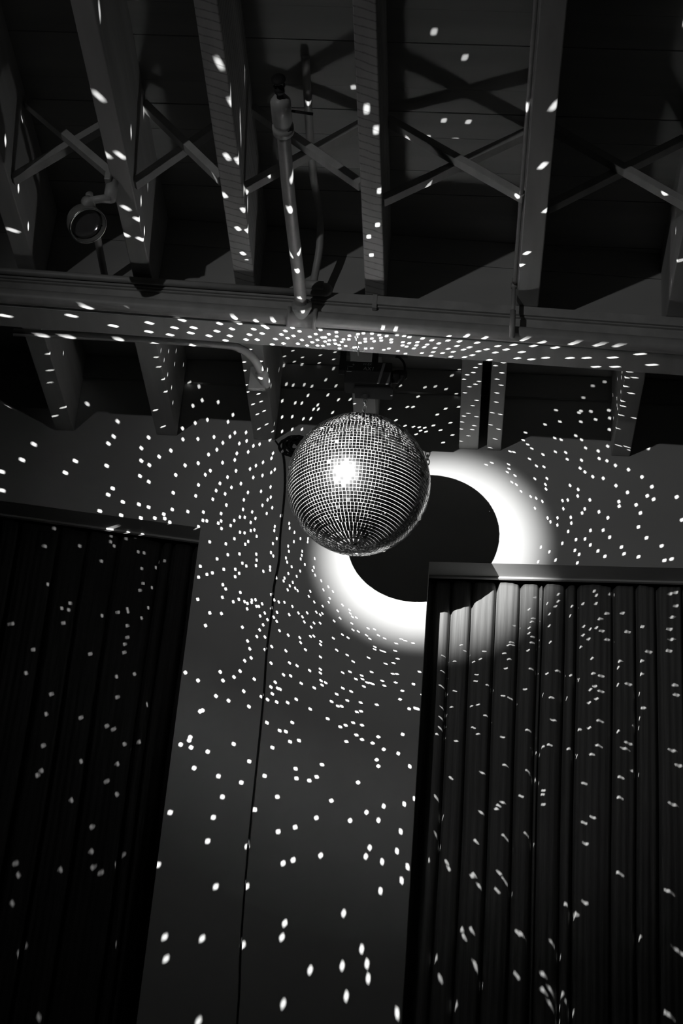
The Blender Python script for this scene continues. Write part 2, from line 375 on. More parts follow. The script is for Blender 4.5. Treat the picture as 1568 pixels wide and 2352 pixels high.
# ------------------------------------------------------------------ curtains
def curtain(name, xa, xb, top, folds, m, label, seed, rec=None):
    rnd = random.Random(seed); xs = []; fs = sorted(folds)
    x = xa
    while x < xb: xs.append(x); x += 0.0032
    xs.append(xb)
    def depth(x):
        prev = max([f for f in fs if f <= x], default=fs[0]-.07); nxt = min([f for f in fs if f > x], default=fs[-1]+.07)
        d0, d1 = x-prev, nxt-x; wd = max(nxt-prev, 1e-4); t = d0/wd
        fold = math.exp(-(min(d0, d1)/0.0055)**2)*0.030
        lean = 0.010*(t-0.5) + 0.006*math.sin(t*math.pi)*-1
        return fold + lean + 0.0012*math.sin(x*310+seed) + 0.0018*math.sin(x*97+2*seed)
    zs = [2.35 + (4.40-2.35)*i/60 for i in range(61)]
    bm = bmesh.new(); rows = []
    ph = rnd.uniform(0, 6)
    y0 = YW + WT + 0.012
    for z in zs:
        row = []
        for x in xs:
            zt = top(x) - 0.006 - 0.004*abs(math.sin(x*23+ph))
            zz = min(z, zt) if z > 4.0 else z
            zz = 4.0 + (zt-4.0)*(z-4.0)/(4.40-4.0) if z > 4.0 else z
            k = 1.0 - 0.35*max(0, (zz-4.0)/0.2)
            wob = 0.003*math.sin(zz*5+x*9+ph)
            row.append(bm.verts.new((x + wob*0.6, y0 + 0.018 + (depth(x))*k + wob, zz)))
        rows.append(row)
    for a, b in zip(rows, rows[1:]):
        for i in range(len(xs)-1): bm.faces.new((a[i], a[i+1], b[i+1], b[i]))
    o = obj(name, bm, m, None, True)
    s = o.modifiers.new('thickness', 'SOLIDIFY'); s.thickness = 0.0015; s.offset = 1
    tag(o, label, 'curtain', None); return o
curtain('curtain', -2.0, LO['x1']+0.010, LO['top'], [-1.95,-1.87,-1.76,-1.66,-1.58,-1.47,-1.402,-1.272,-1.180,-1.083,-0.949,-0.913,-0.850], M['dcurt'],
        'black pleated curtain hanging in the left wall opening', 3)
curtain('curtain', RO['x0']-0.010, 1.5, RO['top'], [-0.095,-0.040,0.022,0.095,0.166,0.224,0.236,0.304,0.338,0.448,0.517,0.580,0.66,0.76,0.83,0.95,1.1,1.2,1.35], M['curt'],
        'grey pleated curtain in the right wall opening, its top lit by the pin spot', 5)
for lbl, o_, xa, xb in (('dark track board above the left curtain', LO, -2.0, LO['x1']), ('pale track board above the right curtain', RO, RO['x0'], 1.6)):
    bm = bmesh.new()
    prism(bm, [(xa, o_['top'](xa)-.006), (xb, o_['top'](xb)-.006), (xb, o_['top'](xb)+.05), (xa, o_['top'](xa)+.05)], YW+WT+.001, YW+WT+.012)
    t = obj('curtain_track', bm, M['wall']); tag(t, lbl, 'curtain track')

# ------------------------------------------------------------------ cord down the wall
pts = [(-0.616, YW-.004, 4.545), (-0.600, YW-.006, 4.52), (-0.583, YW-.008, 4.474), (-0.571, YW-.005, 4.365), (-0.570, YW-.004, 4.212), (-0.566, YW-.005, 4.123), (-0.573, YW-.005, 4.034),
       (-0.571, YW-.004, 3.961), (-0.574, YW-.004, 3.819), (-0.569, YW-.004, 3.68), (-0.568, YW-.004, 3.478), (-0.567, YW-.004, 3.22), (-0.560, YW-.004, 2.975), (-0.547, YW-.004, 2.739), (-0.545, YW-.004, 2.3)]
bm = bmesh.new(); tube(bm, smooth_path(pts, 5), .0026, 8); o = obj('power_cord', bm, M['rubber'], None, True)
tag(o, 'thin dark cord hanging down the wall between the two curtains', 'cord')
bm = bmesh.new()
cp = []
for k in range(260):
    a = k*0.30; r = .026 + .011*math.sin(k*.11) + .004*math.sin(k*.53); cp.append((-0.556 + .008*math.sin(k*.07) + r*math.cos(a), YW-.012+.007*math.sin(k*.19), 4.525 + r*.95*math.sin(a)))
tube(bm, cp, .0024, 6); o = obj('cord_coil', bm, M['rubber'], None, True); tag(o, 'tangled coil of dark cord on the wall left above the ball', 'cord')

# ------------------------------------------------------------------ ball motor
MZ0, MZ1 = 4.432, 4.506; MX0, MX1, MY0, MY1 = -0.373, -0.240, 4.352, 4.410
mo = thing('mirror_ball_motor', 'black motor box hung behind the girder above the mirror ball', 'motor', (-0.305, 4.40, MZ0))
bm = bmesh.new(); box(bm, MX0, MX1, MY0, MY1, MZ0, MZ1); hs = obj('housing', bm, M['black'], mo, bevel=0.003)
bm = bmesh.new(); box(bm, MX0+.030, MX1+.006, MY0+.012, MY1+.006, MZ0-.012, MZ0-.001); obj('base_plate', bm, M['black'], mo, bevel=0.002)
for xx in (-0.382, -0.290):
    bm = bmesh.new(); box(bm, xx-.009, xx+.009, MY0+.003, MY0+.010, MZ0+.03, MZ1+.070); box(bm, xx-.009, xx+.009, MY0+.003, MY0+.05, MZ1+.062, MZ1+.070)
    obj('hanging_bracket', bm, M['black'], mo, bevel=0.001)
bm = bmesh.new(); box(bm, -0.40, -0.20, MY0-.002, MY0+.055, HJ+.012, HJ+.024); obj('mounting_board', bm, M['black'], mo)
bm = bmesh.new(); lathe(bm, [(.012,-.012), (.014,.0), (.014,.022), (.010,.026)], (MX1+.018, MY0+.03, MZ1-.020), (1,0,0), 20); obj('cable_gland', bm, M['rubber'], mo, True)
bm = bmesh.new(); lathe(bm, [(.016,0), (.018,.003), (.018,.020), (.014,.024)], (MX1-.002, MY0+.03, MZ1-.030), (1,0,0), 20); obj('end_cap', bm, M['black'], mo, True)
bm = bmesh.new(); tube(bm, smooth_path([(-0.235, MY0+.06, MZ1+.06), (-0.222, MY0+.03, MZ1+.038), (-0.207, MY0+.02, MZ1+.012), (-0.203, MY0+.02, MZ1-.02), (-0.208, MY0+.02, MZ1-.045), (-0.226, MY0+.025, MZ0+.004)], 6), .0034, 10)
obj('power_cable', bm, M['rubber'], mo, True)
bm = bmesh.new(); lathe(bm, [(.010,-.004), (.013,0), (.013,.006), (.006,.010)], (BALL.x, BALL.y-.004, MZ0-.008), (0,0,-1), 20); obj('motor_hub', bm, M['black'], mo, True)
def text(body, loc, size, parent):
    cu = bpy.data.curves.new('marking', 'FONT'); cu.body = body; cu.size = size; cu.extrude = 0.0002; cu.offset = -0.0002; cu.shear = 0.15
    tmp = bpy.data.objects.new('marking', cu); COL.objects.link(tmp); bpy.context.view_layer.update()
    me = bpy.data.meshes.new_from_object(tmp); bpy.data.objects.remove(tmp); me.materials.clear(); me.materials.append(M['chalk'])
    o = bpy.data.objects.new('marking', me); COL.objects.link(o); o.parent = parent
    o.location = Vector(loc) - parent.location - parent.parent.location; o.rotation_euler = (R_(90), 0, 0); tag(o, 'handwritten white mark'); return o
text('AX1', (-0.322, MY0-.0006, MZ1-.030), .017, hs)
text('W-EX', (-0.324, MY0-.0006, MZ1-.013), .010, hs)
bm = bmesh.new()
for a, b in (((-.366,-.016), (-.366,-.030)), ((-.364,-.020), (-.351,-.020)), ((-.368,-.036), (-.354,-.036))):
    tube(bm, [(a[0], MY0-.0003, MZ1+a[1]), (b[0], MY0-.0003, MZ1+b[1])], .0006, 6)
tube(bm, [(-.350+.002*math.cos(t_), MY0-.0003, MZ1-.0125+.002*math.sin(t_)) for t_ in [k*.6283 for k in range(10)]], .0006, 6, closed=True)
obj('marking', bm, M['chalk'], hs)

# ------------------------------------------------------------------ mirror ball
ball = thing('mirror_ball', 'large mirror ball of small square mirror tiles hanging in the pin spot', 'mirror ball', BALL)
# Where the flecks of light land in the room, millimetres from the ball's middle.  A mirror ball lit by one far lamp
# throws its beams as if from the lamp's small image behind the tiles: one little light is added there in the tiles' place and
# the ball's shell and tiles are cut open to let each fleck out.
LANDINGS = (
    "-588,-1329,453;-624,-1084,417;-588,-761,659;-588,-853,504;-907,-846,469;-639,-870,417;-603,-869,417;-304,-1080,419;-154,-798,671;-332,-877,417;-304,-916,496;-304,-882,484;-306,-862"
    ",417;-320,-1210,417;167,-1038,699;245,-953,698;400,-1072,435;465,-1103,417;195,-716,698;259,-714,698;104,-719,630;450,-886,417;-39,-831,699;21,-1070,417;42,-996,417;-907,-667,462;-"
    "618,-659,417;-588,-626,466;-593,-613,417;-588,-534,439;-597,-529,417;-636,-545,417;-907,-520,451;-940,-546,417;-354,-727,417;-330,-590,417;-326,-483,417;-309,-668,417;-304,-642,456"
    ";-305,-581,417;-304,-735,438;-175,-770,341;-162,-887,349;-171,-515,342;-188,-584,350;-162,-588,348;-161,-390,306;-748,-375,296;-989,-315,300;-800,-328,300;-690,-288,300;-587,-309,3"
    "00;-594,-267,300;-494,-329,300;-519,-291,300;-466,-295,300;-536,-256,300;-477,-269,300;-427,-259,300;-369,-263,300;-403,-283,300;-392,-320,300;-360,-297,300;-338,-325,300;-347,-357"
    ",295;-289,-347,294;-242,-352,295;-300,-300,300;-314,-273,300;-278,-281,300;-325,-248,300;-294,-250,300;-383,-240,300;-271,-318,300;-263,-309,300;-213,-298,300;-192,-314,300;-174,-2"
    "99,300;-225,-280,300;-192,-276,300;-209,-264,300;-243,-257,300;-222,-237,300;-254,-230,300;-147,-275,300;-130,-289,300;-170,-258,300;-182,-239,300;-157,-232,300;-142,-249,300;-127,"
    "-261,300;-113,-274,300;-94,-291,300;-116,-310,300;-106,-255,300;-80,-264,300;-97,-243,300;-73,-282,300;-68,-240,300;-128,-234,300;-113,-234,300;-904,-207,312;-845,-211,315;-827,-20"
    "6,311;-688,-207,311;-480,-196,307;393,-739,438;164,-688,501;470,-713,417;429,-533,417;416,-479,417;763,-739,464;819,-515,522;830,-528,417;46,-766,417;38,-628,417;14,-577,417;19,-49"
    "8,417;55,-339,295;89,-335,294;699,-309,296;44,-297,300;64,-294,300;48,-284,300;76,-278,300;49,-271,300;76,-265,300;29,-266,300;23,-279,300;22,-232,300;55,-227,300;69,-234,300;94,-2"
    "24,300;115,-213,300;93,-301,300;112,-298,300;126,-293,300;108,-268,300;125,-264,300;107,-252,300;118,-247,300;148,-271,300;145,-255,300;138,-240,300;162,-290,300;166,-248,300;174,-"
    "261,300;160,-219,300;187,-283,300;206,-269,300;196,-247,300;191,-226,300;185,-207,300;217,-223,300;233,-316,292;231,-285,300;232,-245,300;246,-231,300;240,-207,300;262,-283,300;256"
    ",-261,300;274,-244,300;278,-208,300;290,-256,300;299,-219,300;315,-239,300;310,-280,300;337,-250,300;361,-236,300;367,-268,300;329,-315,291;280,-320,292;409,-277,300;390,-253,300;4"
    "37,-316,293;463,-276,300;433,-244,300;422,-213,300;461,-211,300;499,-221,300;483,-306,291;522,-272,300;570,-308,292;638,-306,292;565,-225,300;610,-229,300;639,-188,300;388,-14,417;"
    "366,3,417;346,-199,300;322,-2,417;309,17,417;303,44,417;386,39,417;-105,-275,300;-94,-262,300;-73,-302,300;-78,-247,300;-60,-257,300;-55,-269,300;-50,-238,300;-67,-224,300;-40,-270"
    ",300;-38,-288,300;-27,-232,300;-19,-279,294;-18,-232,295;-10,-255,300;-14,-297,300;1,-302,300;24,-302,300;5,-276,300;5,-263,300;5,-229,300;-270,390,699;-299,424,699;-241,425,699;-1"
    "83,408,699;-136,388,699;-269,452,699;-245,463,699;-189,453,699;-142,429,699;-303,463,691;-143,463,687;-305,377,616;-164,463,643;-288,463,620;-266,463,617;-231,463,621;-206,463,616;"
    "-130,463,622;-217,475,589;-154,475,594;-297,475,564;-255,475,559;-234,475,559;-119,475,578;-82,475,581;-183,475,555;-195,475,538;-180,475,539;-49,241,417;-134,475,529;-328,305,417;"
    "-292,475,504;-260,475,507;-224,475,501;-201,475,503;-326,382,417;-305,408,436;-309,422,417;-287,475,451;-256,475,460;-225,475,462;-323,475,418;-278,464,371;-308,475,369;-311,475,35"
    "1;257,456,699;235,463,680;74,463,633;152,463,631;185,463,636;219,463,628;252,465,613;132,475,603;75,-14,288;100,475,562;118,475,563;45,475,552;221,475,562;196,475,539;239,475,511;6"
    "7,475,511;124,475,490;142,475,489;159,475,488;147,475,477;164,475,474;186,475,498;209,475,482;247,475,466;134,475,463;219,475,437;97,475,492;43,-54,339;65,-54,315;286,57,417;277,81"
    ",417;311,105,417;294,120,417;281,154,417;317,192,417;306,223,417;262,475,571;294,266,417;281,283,417;319,283,417;276,317,417;274,358,417;308,358,417;314,335,417;297,396,417;275,429"
    ",417;-946,41,417;-944,186,517;-960,129,417;-969,198,417;-954,337,417;-992,390,417;-917,475,520;-615,412,643;-599,467,613;-568,475,604;-588,-196,309;-616,36,443;-615,149,516;-616,26"
    "4,596;-627,34,417;-616,104,454;-625,86,417;-616,270,551;-616,187,457;-618,152,417;-616,275,468;-620,220,417;-666,328,417;-616,330,448;-579,475,531;-552,475,553;-500,475,549;-811,47"
    "5,460;-654,423,417;-602,475,445;-564,475,467;-527,475,481;-448,475,504;-461,475,477;-816,475,404;-829,475,377;-1064,475,362;-705,475,406;-596,475,405;-549,475,409;-499,475,419;-449"
    ",475,423;-435,475,438;-400,475,441;-469,475,399;-417,475,399;-395,475,410;-352,410,417;-372,475,393;-353,475,400;-1092,475,303;-924,475,308;-949,475,264;-823,475,296;-723,475,366;-"
    "629,475,362;-663,475,338;-717,475,320;-690,475,306;-714,475,265;-684,475,246;-603,475,275;-578,475,311;-538,475,321;-509,475,354;-485,475,373;-462,475,327;-425,475,339;-421,475,363"
    ";-386,475,370;-374,475,309;-357,475,322;-336,475,335;-307,475,300;-297,475,311;-333,475,288;-361,475,279;-417,475,300;-497,475,296;-511,475,281;-441,475,276;-462,475,252;-397,475,2"
    "55;-528,475,243;-471,475,226;-425,475,240;-442,475,216;-372,475,225;-332,475,231;-304,475,248;-793,475,216;-804,475,193;-603,475,211;-1136,475,190;-1149,475,257;-367,41,417;-370,86"
    ",417;-372,164,417;-371,203,417;-359,269,417;-333,252,417;-292,-113,263;-269,-91,271;-338,210,417;-306,234,464;-350,325,417;-343,-27,417;-317,33,417;-286,-131,284;-279,-81,313;321,8"
    "9,417;373,73,417;386,104,417;375,147,417;375,197,417;366,257,417;390,264,417;362,326,417;388,349,417;380,407,417;366,460,417;691,-192,300;789,-209,300;752,-258,300;680,-236,300;680"
    ",463,664;717,463,681;651,463,618;567,475,575;645,475,576;639,475,569;676,475,576;580,475,533;645,475,536;691,475,547;534,475,520;630,475,484;648,475,470;565,475,472;585,475,467;474"
    ",475,487;468,475,459;482,475,444;495,475,430;530,475,410;568,475,422;600,475,421;605,475,397;649,475,396;661,475,441;700,475,432;703,475,405;727,475,398;854,475,450;757,412,417;783"
    ",418,417;742,313,417;746,238,417;790,252,417;765,117,417;767,34,417;489,475,392;511,475,368;534,475,366;428,475,416;440,475,414;425,475,369;427,475,353;422,475,341;373,475,372;356,"
    "475,364;437,475,306;738,118,491;738,138,484;738,263,561;742,36,417;748,5,417;745,82,417;738,151,443;742,161,417;747,188,417;738,282,504;738,416,602;739,274,474;734,475,512;739,389,"
    "501;735,475,554;729,475,451;738,253,448;732,475,583;645,475,367;660,475,354;753,475,383;793,475,370;834,475,346;684,475,339;716,475,335;507,475,322;544,475,325;540,475,303;542,475,"
    "287;615,475,304;640,475,291;639,475,268;755,475,311;790,475,289;864,475,313;850,475,280;869,475,269;939,475,281;676,475,256;609,475,252;593,475,249;596,475,221;661,475,224;653,475,"
    "209;704,475,216;731,475,197;764,475,255;765,475,239;816,475,247;829,475,219;954,475,202;823,475,170;847,475,134;892,475,109;619,475,192;621,475,172;549,475,186;558,475,173;579,475,"
    "188;579,475,163;612,475,143;679,475,150;717,475,153;737,475,130;636,475,116;663,475,120;595,475,101;679,475,100;633,475,79;646,475,66;702,475,81;723,475,64;772,475,98;780,475,76;82"
    "3,475,68;900,475,60;921,475,66;531,475,84;557,475,70;576,475,43;641,475,37;524,475,34;496,475,258;513,475,253;532,475,243;510,475,218;446,475,330;451,475,298;466,475,275;-755,475,1"
    "70;-704,475,164;-673,475,156;-822,475,134;-754,475,123;-692,475,117;-649,475,119;-623,475,134;-618,475,119;-601,475,107;-532,475,204;-599,475,152;-550,475,147;-502,475,148;-500,475"
    ",119;-488,475,118;-478,475,195;-382,475,198;-434,475,177;-447,475,146;-444,475,120;-452,475,112;-440,475,94;-413,475,106;-404,475,124;-381,475,164;-352,475,157;-388,475,137;-373,47"
    "5,137;-340,475,135;-353,475,120;-382,475,84;-368,475,83;-350,475,92;-339,475,95;-330,475,73;-397,475,61;-421,475,42;-354,475,54;-362,475,44;-471,475,46;-511,475,96;-411,475,5;-376,"
    "475,10;-325,475,12;-442,475,-11;-322,475,-8;-364,475,-21;-322,475,-27;-351,475,-30;-490,475,-39;-418,475,-45;-383,475,-43;-467,475,-65;-451,475,-59;-491,475,-76;-381,475,-68;-370,4"
    "75,-56;-415,475,-97;-405,475,-111;-360,475,-120;-485,475,-150;-412,475,-139;-362,475,-143;-378,475,-152;-344,475,-150;-323,475,-143;-312,475,-142;-335,475,-155;-323,475,-151;-334,4"
    "75,-173;-307,475,-163;-300,475,-163;-444,475,-193;-409,475,-193;-293,475,-194;-452,475,-235;-342,475,-234;-290,475,-240;-296,475,-262;-322,475,-278;-313,475,-303;-306,475,-332;-324"
    ",475,-342;-494,475,-390;-392,475,-382;-334,475,-376;-350,475,-396;-454,475,-413;-381,475,-409;-290,475,-399;-317,475,-439;-396,475,-459;-358,475,-471;-297,475,-486;-437,475,-510;-4"
    "30,475,-506;-456,475,-591;-982,587,125;-1000,583,59;-893,587,68;-973,592,-68;-816,583,17;-807,561,121;-796,561,119;-799,587,109;-798,587,88;-786,591,76;-748,566,110;-751,587,102;-7"
    "03,567,106;-708,589,59;-689,589,56;-623,589,32;-647,596,11;-689,588,1;-677,586,-51;-650,594,-60;-685,587,-75;-652,592,-130;-894,587,-131;-915,582,-152;-895,587,-154;-903,585,-200;-"
    "739,578,-157;-714,583,-142;-711,584,-151;-790,588,-167;-668,588,-168;-708,585,-198;-1058,582,-212;-701,583,-237;-982,590,-291;-707,584,-260;-705,584,-288;-806,582,-299;-992,589,-37"
    "0;-716,581,-369;-665,587,-355;-905,588,-434;-705,583,-434;-613,584,-452;-911,588,-499;-804,584,-505;-723,581,-528;-702,583,-536;116,475,-260;142,475,-250;130,475,-245;165,475,-256;"
    "114,475,-284;123,475,-309;112,475,-324;112,475,-358;124,475,-358;189,475,-347;122,475,-385;174,475,-387;143,475,-410;138,475,-437;166,475,-465;183,475,-462;152,475,-545;143,475,-60"
    "4;178,475,-641;169,475,-754;197,475,-737;592,588,-14;592,588,-38;559,589,-47;585,587,-56;567,587,-83;567,586,-123;505,586,-71;524,591,-27;519,587,-100;513,584,-113;507,584,-134;507"
    ",584,-152;520,587,-162;516,584,-182;506,583,-209;571,584,-178;467,592,-126;455,584,-185;447,582,-196;458,586,-193;306,581,-204;320,586,-221;376,582,-221;435,581,-224;449,581,-242;4"
    "42,581,-273;365,581,-247;345,582,-257;288,581,-258;255,584,-242;255,584,-292;356,582,-298;354,582,-319;390,583,-328;252,583,-339;263,594,-346;294,583,-354;501,582,-337;518,585,-269"
    ";564,585,-281;595,587,-269;635,585,-282;658,592,-293;553,593,-347;576,580,-358;460,586,-368;436,580,-362;623,592,-354;387,583,-426;364,582,-394;344,583,-399;286,584,-405;261,590,-4"
    "09;258,588,-441;257,587,-473;353,583,-467;367,582,-486;247,585,-493;586,583,-430;510,579,-465;440,581,-493;305,585,-511;556,583,-514;574,578,-508;630,581,-516;548,608,-534;519,584,"
    "-595;448,581,-578;385,586,-605;295,586,-625;548,609,-622;561,581,-649;559,582,-661;562,581,-691;676,582,-619;499,582,-671;434,582,-701;446,583,-692;256,588,-687;386,587,-724;700,58"
    "5,1;708,586,-12;750,594,-1;667,588,-42;707,586,-40;633,586,-53;737,590,-69;717,585,-91;629,588,-85;787,584,-69;947,586,11;931,584,5;948,586,-34;933,583,-74;844,581,-112;797,584,-12"
    "9;727,590,-130;709,586,-121;690,587,-126;671,588,-118;669,588,-147;686,588,-159;741,593,-155;661,588,-187;866,587,-192;928,583,-115;932,583,-148;925,583,-187;695,585,-223;777,583,-"
    "229;773,585,-249;841,582,-224;699,585,-272;722,587,-277;840,583,-267;806,591,-299;772,586,-304;938,585,-295;944,587,-326;706,586,-313;692,586,-324;723,588,-327;711,586,-353;690,587"
    ",-366;836,593,-327;846,584,-374;836,593,-404;835,602,-432;718,585,-421;773,585,-452;660,585,-453;690,585,-446;714,583,-499;697,582,-529;792,586,-504;803,589,-485;932,588,-502;950,5"
    "91,-546;778,581,-593;834,604,-578;776,581,-656;932,589,-667;655,590,-536;-904,590,-598;-665,587,-580;-786,593,-639;-675,583,-643;-896,590,-675;-907,590,-691;-700,585,-698;-666,588,"
    "-735;-794,588,-760;-724,586,-839;-714,586,-910;-704,589,-956;-678,587,-969;-624,585,-916;-923,581,-959;-912,585,-993;-794,588,-968;-915,583,-1076;-861,582,-1195;-791,588,-1385;-621"
    ",580,-573;-481,475,-615;-450,475,-622;-458,475,-601;-401,475,-632;-434,475,-684;-362,475,-704;-329,475,-604;-279,475,-654;-295,475,-719;-344,475,-765;-363,475,-827;-371,475,-897;-2"
    "49,475,-797;-231,475,-695;-189,475,-755;-177,475,-857;-257,469,-896;-486,475,-820;-501,475,-973;-334,475,-1025;-249,475,-1019;-457,475,-1173;-355,475,-1171;-243,475,-1182;-446,475,"
    "-1232;-139,475,-1154;-339,475,-1392;-155,475,-947;-217,475,-608;-246,475,-345;-192,475,-341;-169,475,-349;-131,475,-362;-103,475,-317;-100,475,-356;-99,475,-368;-95,475,-392;-91,47"
    "5,-406;-81,475,-398;-206,475,-380;-185,475,-382;-228,475,-405;-239,475,-421;-219,475,-424;-212,475,-426;-152,475,-404;-113,475,-416;-233,475,-442;-245,475,-461;-218,475,-467;-186,4"
    "75,-467;-162,475,-455;-119,475,-483;-264,475,-453;-25,475,-306;-6,475,-326;38,475,-311;89,475,-327;-34,475,-363;-13,475,-359;22,475,-369;6,475,-381;25,475,-380;39,475,-390;49,475,-"
    "391;56,475,-394;31,475,-403;50,475,-356;83,475,-382;90,475,-397;-30,475,-412;-5,475,-421;-46,475,-432;-59,475,-456;-14,475,-450;25,475,-454;-40,475,-469;-29,475,-469;72,475,-458;16"
    ",475,-484;28,475,-481;191,475,-464;-66,475,-510;-167,475,-528;-240,475,-533;-201,475,-555;-183,475,-557;-168,475,-587;-143,475,-582;-28,475,-533;-13,475,-527;8,475,-518;34,475,-524"
    ";20,475,-555;37,475,-568;83,475,-557;-7,475,-577;68,475,-577;101,475,-594;-145,475,-668;-140,475,-697;-71,475,-651;-103,475,-701;-83,475,-689;83,475,-627;89,475,-646;35,475,-698;-3"
    "6,475,-757;-131,475,-841;-74,475,-810;21,475,-812;65,475,-785;112,475,-764;100,475,-806;164,475,-835;-128,475,-936;-53,475,-918;72,475,-913;81,475,-887;118,475,-925;157,475,-892;18"
    "9,475,-935;119,475,-1008;175,475,-975;23,475,-1077;-135,475,-1115;79,475,-1172;96,475,-1211;-55,475,-1238;30,475,-1221;102,475,-1250;47,475,-1301;-119,475,-1332;185,475,-1337;429,5"
    "84,-712;278,603,-741;266,599,-807;704,581,-722;679,582,-739;455,585,-792;522,588,-788;374,585,-810;685,582,-801;295,586,-877;302,588,-896;368,587,-913;373,586,-908;389,589,-940;444"
    ",586,-900;440,586,-951;464,592,-926;776,578,-880;912,582,-922;631,581,-978;686,583,-973;658,583,-1002;656,588,-1011;509,586,-1069;501,586,-1067;346,587,-1067;353,585,-1087;373,585,"
    "-1067;602,591,-1097;834,584,-1060;941,585,-1090;279,588,-1152;387,587,-1162;391,587,-1172;501,586,-1185;294,583,-1209;571,584,-1176;573,584,-1220;625,591,-1227;340,589,-1277;599,59"
    "0,-1264;598,589,-1223;908,580,-1265;656,597,-1276;-300,475,212;-309,475,202;-323,475,182;-292,475,175;-307,475,154;-263,475,148;-235,475,123;-232,475,107;-278,475,110;-278,475,96;-"
    "268,475,69;-216,475,93;-196,475,73;-215,475,61;-173,475,74;-173,475,63;-278,475,51;-281,475,20;-273,475,9;-231,475,45;-227,475,27;-187,475,30;-187,475,16;-279,475,-29;-278,475,-40;"
    "-298,475,-45;-234,475,4;-229,475,-10;-214,475,-25;-175,475,-15;-189,475,3;-222,475,-48;-187,475,-38;-196,475,-56;-257,475,-65;-232,475,-64;-234,475,-74;-206,475,-77;-214,475,-89;-1"
    "97,475,-96;-189,475,-104;-219,475,-103;-151,475,-104;-154,475,-121;-267,475,-122;-291,475,-154;-256,475,-139;-242,475,-145;-225,475,-145;-200,475,-157;-259,468,-168;-244,475,-179;-"
    "180,475,-178;-280,475,-184;-207,475,-185;-167,475,-190;-154,475,-176;-136,475,-139;-110,475,-151;-127,475,-172;-115,475,-180;-109,475,-175;-252,475,-196;-242,475,-209;-270,475,-205"
    ";-281,475,-223;-160,475,-206;-131,475,-208;-113,475,-207;-138,475,-222;-231,475,-239;-204,475,-252;-272,475,-262;-138,475,-252;-128,475,-251;-169,475,-258;-165,475,-274;-106,475,-2"
    "67;-106,475,-277;-249,475,-292;-149,475,-296;-206,475,-303;-268,475,-303;-57,475,-292;-70,475,-254;-44,475,-241;-27,475,-250;-72,475,-198;-55,475,-188;-64,475,-164;-19,475,-203;-14"
    ",475,-224;2,475,-228;27,475,-239;38,475,-250;54,475,-275;54,475,-283;74,475,-286;83,475,-289;62,475,-237;81,475,-246;30,475,-216;49,475,-218;-93,475,-137;-91,475,-124;-112,475,-97;"
    "-98,475,-86;-83,475,-101;-147,475,7;-141,475,-49;-150,475,-34;-147,475,-23;-121,475,-67;-51,475,-144;-29,475,-159;-26,475,-170;-19,475,-181;-7,475,-183"
)

LAND = [Vector([float(q)/1000 for q in t_.split(',')]) for t_ in LANDINGS.split(';')]
LD = (LAMP - BALL).normalized()
SRC = LD*0.08 + Vector((0, 0, -0.04))
def beam_stand_in_light():
    d = bpy.data.lights.new('ball_reflection_stand_in', 'POINT'); d.energy = BEAM; d.shadow_soft_size = 0.0005
    d.use_nodes = True; nt = d.node_tree; L = nt.links
    em = [n for n in nt.nodes if n.type == 'EMISSION'][0]
    tc = nt.nodes.new('ShaderNodeTexCoord'); sp_ = nt.nodes.new('ShaderNodeSeparateXYZ')
    L.new(tc.outputs['Normal'], sp_.inputs[0])
    def math_(op, a, b):
        n = nt.nodes.new('ShaderNodeMath'); n.operation = op
        for i, v in enumerate((a, b)):
            if hasattr(v, 'is_output'): L.new(v, n.inputs[i])
            else: n.inputs[i].default_value = v
        return n.outputs[0]
    ay = math_('MULTIPLY', sp_.outputs[1], 1/0.57); az = math_('MULTIPLY', sp_.outputs[2], 1/0.40)
    m_ = math_('MAXIMUM', math_('MAXIMUM', ay, az), 0.60)
    L.new(math_('DIVIDE', 1.0, math_('MULTIPLY', m_, m_)), em.inputs['Strength'])
    o = bpy.data.objects.new('ball_reflection_stand_in', d); COL.objects.link(o); o.parent = ball; o.location = SRC
BEAM = 230
beam_stand_in_light()  # added light inside the shell, imitates the beams the tiles would reflect
# added light in place of the tiles' broad hot-spot shine, facing the pin spot
d = bpy.data.lights.new('ball_shine_stand_in', 'POINT'); d.energy = 1.6; d.shadow_soft_size = 0.02
o = bpy.data.objects.new('ball_shine_stand_in', d); COL.objects.link(o); o.parent = ball; o.location = Vector((-0.15, -0.94, -0.31)).normalized()*(BR+0.035)
RS = BR - 0.0009
def exit_pt(d, r=RS):
    d = d.normalized(); b = SRC.dot(d); return SRC + d*(-b + math.sqrt(b*b - SRC.length_squared + r*r))
PP = (LD*0.9 + Vector((0, -0.25, -0.75))).normalized()       # closed side of the shell
pa = PP.orthogonal().normalized(); pb = PP.cross(pa)
def st(p):
    p = p.normalized(); k = 1 - p.dot(PP); return Vector((p.dot(pa)/k, p.dot(pb)/k))
def un(q):
    s2 = q[0]*q[0] + q[1]*q[1]; k = 2/(1+s2); return (pa*q[0]*k + pb*q[1]*k + PP*(1-k))*RS
CAPC = math.cos(R_(14))
verts2, faces2, exits = [], [], []
